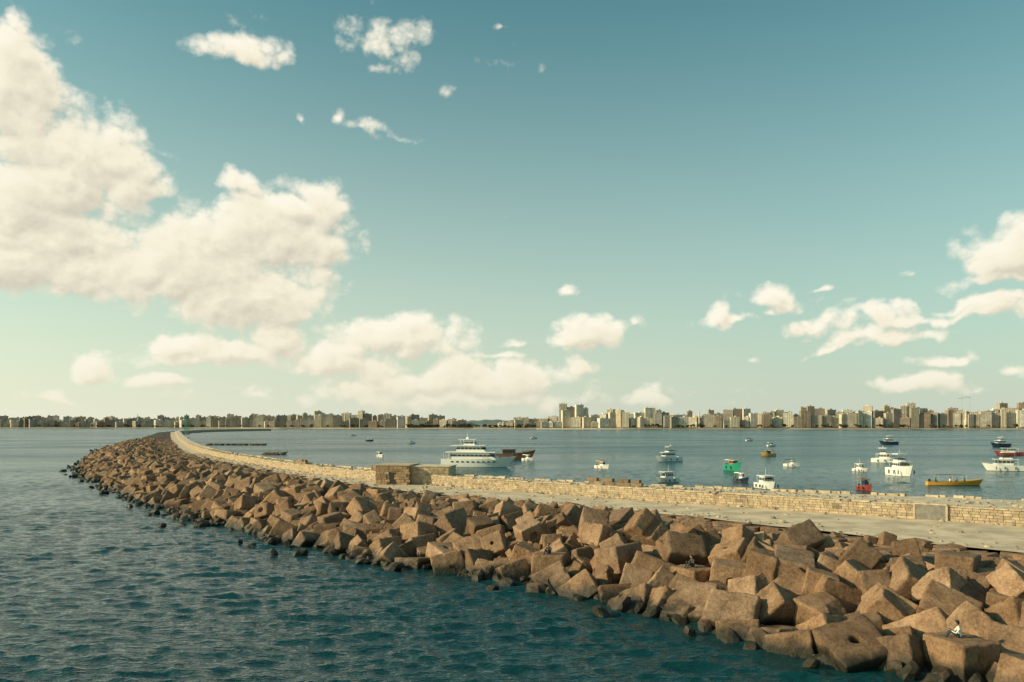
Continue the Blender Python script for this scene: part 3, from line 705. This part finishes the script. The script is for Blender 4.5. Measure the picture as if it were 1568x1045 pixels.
def big_yacht(loc,yaw):
    b=MB(); L=22; r=hull(b,L,5.6,2.3,M_white,M_red,M_deck,.9,.35,.13,.9,.15)
    for k in range(9):
        x=-7.5+k*1.55
        for s_ in(-1,1): 
            i=(x+L/2)/L*14; bb=np.interp(i,range(15),[q[3][1] for q in r]); b.box((x,s_*(bb-.0),1.55),(.7,.16,.34),M_glass)
    cab(b,-8.2,6.2,4.7,2.2,4.2,M_white,1.3,.0,.95,True,(.42,.74),7)
    b.box((-2.2,0,4.28),(15.0,5.3,.22),M_white)
    cab(b,-6.6,3.0,4.0,4.36,6.1,M_white,1.1,.2,.94,True,(.42,.76),5)
    b.box((-3.0,0,6.18),(10.4,4.6,.22),M_white)
    cab(b,-4.6,-.4,3.0,6.26,7.3,M_white,.9,.3,.9,True,(.5,.95),2)
    b.box((-3.3,0,7.95),(5.2,3.4,.14),M_white)
    for x in(-5.4,-1.4):
        for s_ in(-1,1): b.tube((x+.4,s_*1.5,6.2),(x,s_*1.5,7.9),.06,M_white,n=5)
    b.tube((-3.4,0,8.0),(-3.7,0,9.9),.12,M_white,.05); b.box((-3.5,0,8.7),(.2,1.8,.14),M_white); b.ball((-3.9,.6,8.3),.35,M_white); b.ball((-3.2,-.7,8.25),.25,M_white)
    for x in(-10.2,-8.2):
        for s_ in(-1,1): b.tube((x,s_*2.4,2.2),(x,s_*2.4,4.2),.07,M_white,n=5)
    for s_ in(-1,1):
        rail(b,[(x,s_*2.5,4.36) for x in np.arange(-9.6,-6,1.1)],.8); rail(b,[(x,s_*2.15,6.26) for x in np.arange(-8.1,-4.5,1.1)],.8)
    rail(b,[(-9.6,y,4.36) for y in(-2.5,-1.2,0,1.2,2.5)],.8); bowrail(b,r,.8,8)
    b.box((-11.3,0,.35),(1.4,4.6,.2),M_deck); b.box((7.6,0,2.75),(1.6,1.4,.35),M_white); b.tube((9.8,0,2.6),(9.8,0,4.2),.04,M_metal)
    b.box((10.15,0,1.3),(.35,.5,.5),M_metal)
    b.obj('white_motor_yacht',loc,yaw)
def cruiser(name,loc,yaw,L,B,H,hm=None,fly=True,stripe=None,top=None):
    b=MB(); hm=hm or M_white; r=hull(b,L,B,H,hm,M_blue,M_white,.4,.4,.13,.88,.25,stripe)
    z=H-.15; ch=1.15+.05*L
    cab(b,-L*.22,L*.26,B*.74,z,z+ch,M_white,.9,.05,.92,True,(.45,.82),3)
    b.box((-L*.06,0,z+ch+.05),(L*.56,B*.82,.1),M_white)
    for s_ in(-1,1): b.tube((-L*.32,s_*B*.37,z),(-L*.32,s_*B*.37,z+ch),.04,M_white,n=5)
    z2=z+ch+.1
    if fly:
        cab(b,-L*.2,L*.08,B*.6,z2,z2+.7,M_white,.8,.1,.95,True,(.6,1.0),0)
        roofp(b,-L*.26,L*.04,B*.66,z2,z2+1.75,top or M_white)
        b.tube((-L*.1,0,z2+1.8),(-L*.12,0,z2+2.9),.05,M_white,.02); b.box((-L*.1,0,z2+2.2),(.15,B*.3,.08),M_white)
    else: b.tube((-L*.1,0,z2),(-L*.12,0,z2+1.4),.04,M_white,.02); 
    rail(b,[(x,s*B*.36,z2) for s in(-1,1) for x in(-L*.3,-L*.2)],.5)
    bowrail(b,r,.55,8)
    for x in(-L*.25,0,L*.2):
        for s_ in(-1,1): b.tube((x,s_*(B/2+.1),H*.25),(x,s_*(B/2+.1),H*.75),.12,M_dark)
    b.box((-L/2-.3,0,.3),(.5,B*.7,.12),M_deck)
    return b.obj(name,loc,yaw)
def workboat(name,loc,yaw,L,B,H,hm,top,house=M_white,stripe=None):
    b=MB(); r=hull(b,L,B,H,hm,M_red,M_deck,.35,.6,.06,.7,.3,stripe)
    z=H-.25; cab(b,-L*.12,L*.18,B*.56,z,z+1.35,house,.25,.0,.95,True,(.5,.85),2)
    b.box((L*.03,0,z+1.4),(L*.36,B*.66,.09),top)
    roofp(b,-L*.42,-L*.1,B*.7,z,z+1.45,top)
    b.tube((L*.12,0,z+1.4),(L*.1,0,z+2.5),.04,M_wood,.02); b.tube((L*.43,0,H*1.2),(L*.43,0,H*1.2+.5),.05,M_wood)
    b.box((-L*.3,0,z+.25),(.5,B*.7,.1),M_wood); b.box((-L*.48,0,H*.9),(.3,.35,.7),M_dark)
    for x in(-L*.2,L*.1):
        for s_ in(-1,1): b.tube((x,s_*(B/2+.06),H*.3),(x,s_*(B/2+.06),H*.8),.11,M_dark)
    return b.obj(name,loc,yaw)

R_=math.radians
big_yacht((-9.4,231,0),R_(-14))
b=MB(); r=hull(b,15,4.0,1.9,M_orange,M_red,M_deck,.6,.75,.10,.7,.4,M_wood); cab(b,-4.5,.5,2.3,1.6,3.4,M_wood,.2,0,.95,True,(.5,.85),3); b.box((-2,0,3.46),(5.6,2.7,.1),M_wood); b.tube((3,0,1.8),(3,0,5.2),.08,M_wood,.04); bowrail(b,r,.5,9)
b.obj('wooden_fishing_boat',(1.0,284,0),R_(6))
workboat('small_motorboat',(5.4,272,0),R_(-40),4.6,1.7,.8,M_white,M_white)
workboat('small_motorboat',(-49.5,299,0),R_(-60),5,1.9,.9,M_white,M_canvas)
workboat('small_motorboat',(-109,610,0),R_(0),6,2,.9,M_blue,M_white)
workboat('small_motorboat',(-66,523,0),R_(10),5.5,2,.8,M_white,M_white)
workboat('fishing_boat',(25.2,222,0),R_(-55),5.4,1.9,.85,M_white,M_yellow,stripe=M_white)
cruiser('white_cabin_cruiser',(52,266,0),R_(205),10,3.6,1.5,top=M_canvas)
cruiser('white_cabin_cruiser',(32.5,168,0),R_(210),5.6,2.2,.9,fly=False)
workboat('green_fishing_boat',(59,212,0),R_(-70),6.6,2.9,1.6,M_green,M_canvas,house=M_orange)
workboat('yellow_fishing_boat',(100,311,0),R_(190),6,2.2,1.0,M_yellow,M_yellow,house=M_blue)
workboat('small_motorboat',(49,170,0),R_(-50),3.6,1.5,.7,M_blue,M_white)
cruiser('white_cabin_cruiser',(48.4,151,0),R_(-80),6,2.9,1.1,fly=False,top=M_white)
workboat('fishing_boat',(81.5,232,0),R_(-35),4.6,1.9,.9,M_white,M_blue)
cruiser('white_cabin_cruiser',(90.7,207,0),R_(-60),4.2,1.8,.8,fly=False)
workboat('red_fishing_boat',(65.6,148,0),R_(-70),3.4,1.7,.8,M_red,M_wood,house=M_blue)
cruiser('navy_motor_cruiser',(236,500,0),R_(185),12,4,1.9,hm=M_blue)
cruiser('white_cabin_cruiser',(120.6,257,0),R_(-35),8.4,3.2,1.4)
cruiser('white_cabin_cruiser',(93,190,0),R_(-82),8.2,3.9,1.9)
cruiser('navy_motor_cruiser',(272,444,0),R_(190),12,4,1.9,hm=M_blue)
b_=cruiser('red_motor_boat',(198,318,0),R_(170),10.5,3.2,1.4,hm=M_red,fly=False)
cruiser('white_cabin_cruiser',(130,211,0),R_(165),10,3.5,1.5,top=M_canvas)
workboat('small_motorboat',(150,460,0),R_(20),6,2,.9,M_white,M_white)
workboat('small_motorboat',(185,620,0),R_(20),7,2.2,1,M_white,M_blue)
workboat('small_motorboat',(20,720,0),R_(20),7,2.2,1,M_white,M_white)
workboat('small_motorboat',(-180,900,0),R_(200),8,2.4,1.1,M_white,M_white)
b=MB(); r=hull(b,11,2.3,.75,M_yellow,M_blue,M_deck,.35,.7,.07,.5,.35,M_yellow)
for k in range(6): b.box((-3.8+k*1.4,0,.68),(.35,1.8,.07),M_wood)
for x in(-3.6,-.9,1.8):
    for s_ in(-1,1): b.tube((x,s_*.95,.6),(x,s_*.95,2.1),.035,M_metal,n=4)
for s_ in(-1,1): b.tube((-3.6,s_*.95,2.1),(1.8,s_*.95,2.1),.035,M_metal,n=4)
b.box((-5.0,0,.9),(.35,.4,.7),M_dark)
b.obj('yellow_passenger_boat',(89,160,0),R_(-4))

# ------------------------------------------------------------------ people
def figure(name,loc,yaw,pose='sit',shirt=M_shirtw,legs=M_jeans,lean=0):
    if pose=='sit':
        J=dict(pel=(0,0,.12),sp=(0,-.02,.32),ch=(0,.05,.50),nk=(0,.09,.62),hd=(0,.12,.66),
            hL=(.09,.02,.12),kL=(.14,.40,.40),aL=(.14,.60,.07),tL=(.15,.76,.035),sL=(.18,.05,.52),eL=(.25,.20,.32),wL=(.17,.40,.42))
    elif pose=='bench':
        J=dict(pel=(0,0,.12),sp=(0,-.02,.32),ch=(0,.02,.50),nk=(0,.04,.62),hd=(0,.06,.66),
            hL=(.09,.02,.12),kL=(.14,.44,.14),aL=(.14,.46,-.26),tL=(.15,.62,-.30),sL=(.18,.02,.52),eL=(.24,.05,.26),wL=(.15,.28,.20))
    else:
        J=dict(pel=(0,0,.92),sp=(0,0,1.12),ch=(0,.01,1.34),nk=(0,.01,1.48),hd=(0,.02,1.53),
            hL=(.09,0,.90),kL=(.12,.03,.48),aL=(.13,-.02,.08),tL=(.14,.15,.04),sL=(.19,0,1.40),eL=(.25,.05,1.12),wL=(.18,.28,1.05))
    names=list(J)+['hR','kR','aR','tR','sR','eR','wR']; P=dict(J)
    for k in 'hkatsew': x,y,z=J[k+'L']; P[k+'R']=(-x,y+(.04 if k in'ka' else 0),z)
    rad=dict(pel=.145,sp=.13,ch=.15,nk=.06,hd=.055,h=.10,k=.062,a=.045,t=.04,s=.068,e=.045,w=.03)
    ed=[('pel','sp'),('sp','ch'),('ch','nk'),('nk','hd')]+[e for s_ in'LR' for e in(('pel','h'+s_),('h'+s_,'k'+s_),('k'+s_,'a'+s_),('a'+s_,'t'+s_),('ch','s'+s_),('s'+s_,'e'+s_),('e'+s_,'w'+s_))]
    vl=[Vector(P[k]) for k in names]; rl=[rad[k] if k in rad else rad[k[0]] for k in names]; el_=[(names.index(a_),names.index(c_)) for a_,c_ in ed]
    for s_,sg in(('L',1),('R',-1)):
        wv=Vector(P['w'+s_]); dr_=(wv-Vector(P['e'+s_])).normalized(); side=Vector((sg,0,0)); dn=Vector((0,0,-1))
        vl.append(wv+dr_*.07); rl.append(.034); pi=len(vl)-1; el_.append((names.index('w'+s_),pi))
        for j,(o_,l_) in enumerate(((-.03,.065),(-.01,.075),(.01,.07),(.03,.055))):
            vl.append(vl[pi]+side*o_+dr_*.035); rl.append(.010); el_.append((pi,len(vl)-1)); vl.append(vl[-1]+dr_*l_*.6+dn*l_*.5); rl.append(.008); el_.append((len(vl)-2,len(vl)-1))
        vl.append(wv+dr_*.05-side*.05+dn*.02); rl.append(.011); el_.append((pi,len(vl)-1))
    me=bpy.data.meshes.new('f'); me.from_pydata(vl,el_,[]); o=bpy.data.objects.new('f',me); COL.objects.link(o)
    o.modifiers.new('s','SKIN'); 
    for i,d_ in enumerate(me.skin_vertices[0].data): d_.radius=(rl[i],rl[i]*(.78 if names[i:i+1] and names[i] in('pel','sp','ch') else 1)); d_.use_root=(i==0)
    o.modifiers.new('ss','SUBSURF').levels=1
    dg=bpy.context.evaluated_depsgraph_get(); m=bpy.data.meshes.new_from_object(o.evaluated_get(dg)); bpy.data.objects.remove(o)
    b=MB()
    def near(p):
        best=None
        for (i,j) in el_:
            a_,c_=vl[i],vl[j]; t=max(0,min(1,(p-a_).dot(c_-a_)/max(1e-9,(c_-a_).length_squared))); dd=(p-(a_+(c_-a_)*t)).length-(rl[i]*(1-t)+rl[j]*t)
            if best is None or dd<best[0]: best=(dd,i,j,t)
        return best
    vs=[v.co.copy() for v in m.vertices]; groups={}
    for f in m.polygons:
        _,i,j,t=near(f.center); nm=(names[j] if j<len(names) else 'hand')
        if nm=='hand' or (nm[0]=='w' and t>.85) or nm=='hd': mm=M_skin
        elif nm in('sp','ch','nk') or nm[0] in'sew': mm=shirt
        elif nm[0]=='t': mm=M_dark
        else: mm=legs
        groups.setdefault(mm,[]).append(tuple(f.vertices))
    b.add(vs,[],shirt); b.v=[tuple(v) for v in vs]
    for mm,fs in groups.items():
        k=b.mi(mm)
        for f in fs: b.f.append(f); b.m.append(k)
    h=Vector(P['hd'])+Vector((0,.02,.11))
    b.ball(h,.115,M_skin,(.80,.92,1.08),12,9); b.ball(h+Vector((0,-.018,.028)),.12,M_hair,(.86,.92,.98),12,8)
    b.ball(h+Vector((0,.108,-.01)),.02,M_skin,(.8,1.1,1.3)); b.box(h+Vector((0,.098,-.055)),(.045,.01,.01),M_red)
    for s_ in(-1,1): b.ball(h+Vector((s_*.035,.096,.012)),.011,M_hair); b.ball(h+Vector((s_*.094,0,-.005)),.025,M_skin,(.4,.8,1.2))
    o=b.obj(name,loc,yaw,True); return o
figure('seated_fisherman',(21.6,38.4,1.70),R_(70),'sit',M_shirtw)
figure('seated_fisherman',(12.5,55.0,2.17),R_(120),'sit',M_shirtd)
figure('seated_fisherman',(2.9,62.0,1.97),R_(150),'sit',M_shirtd)
for i,(x,yw) in enumerate(((-3.8,-90),(-1.0,-90),(.4,90),(1.8,-90))):
    ca,sa=math.cos(R_(-4)),math.sin(R_(-4)); figure('boat_passenger',(89+x*ca,160+x*sa,.66),R_(yw-4),'bench',random.choice([M_shirtd,M_shirtw,M_jeans]))
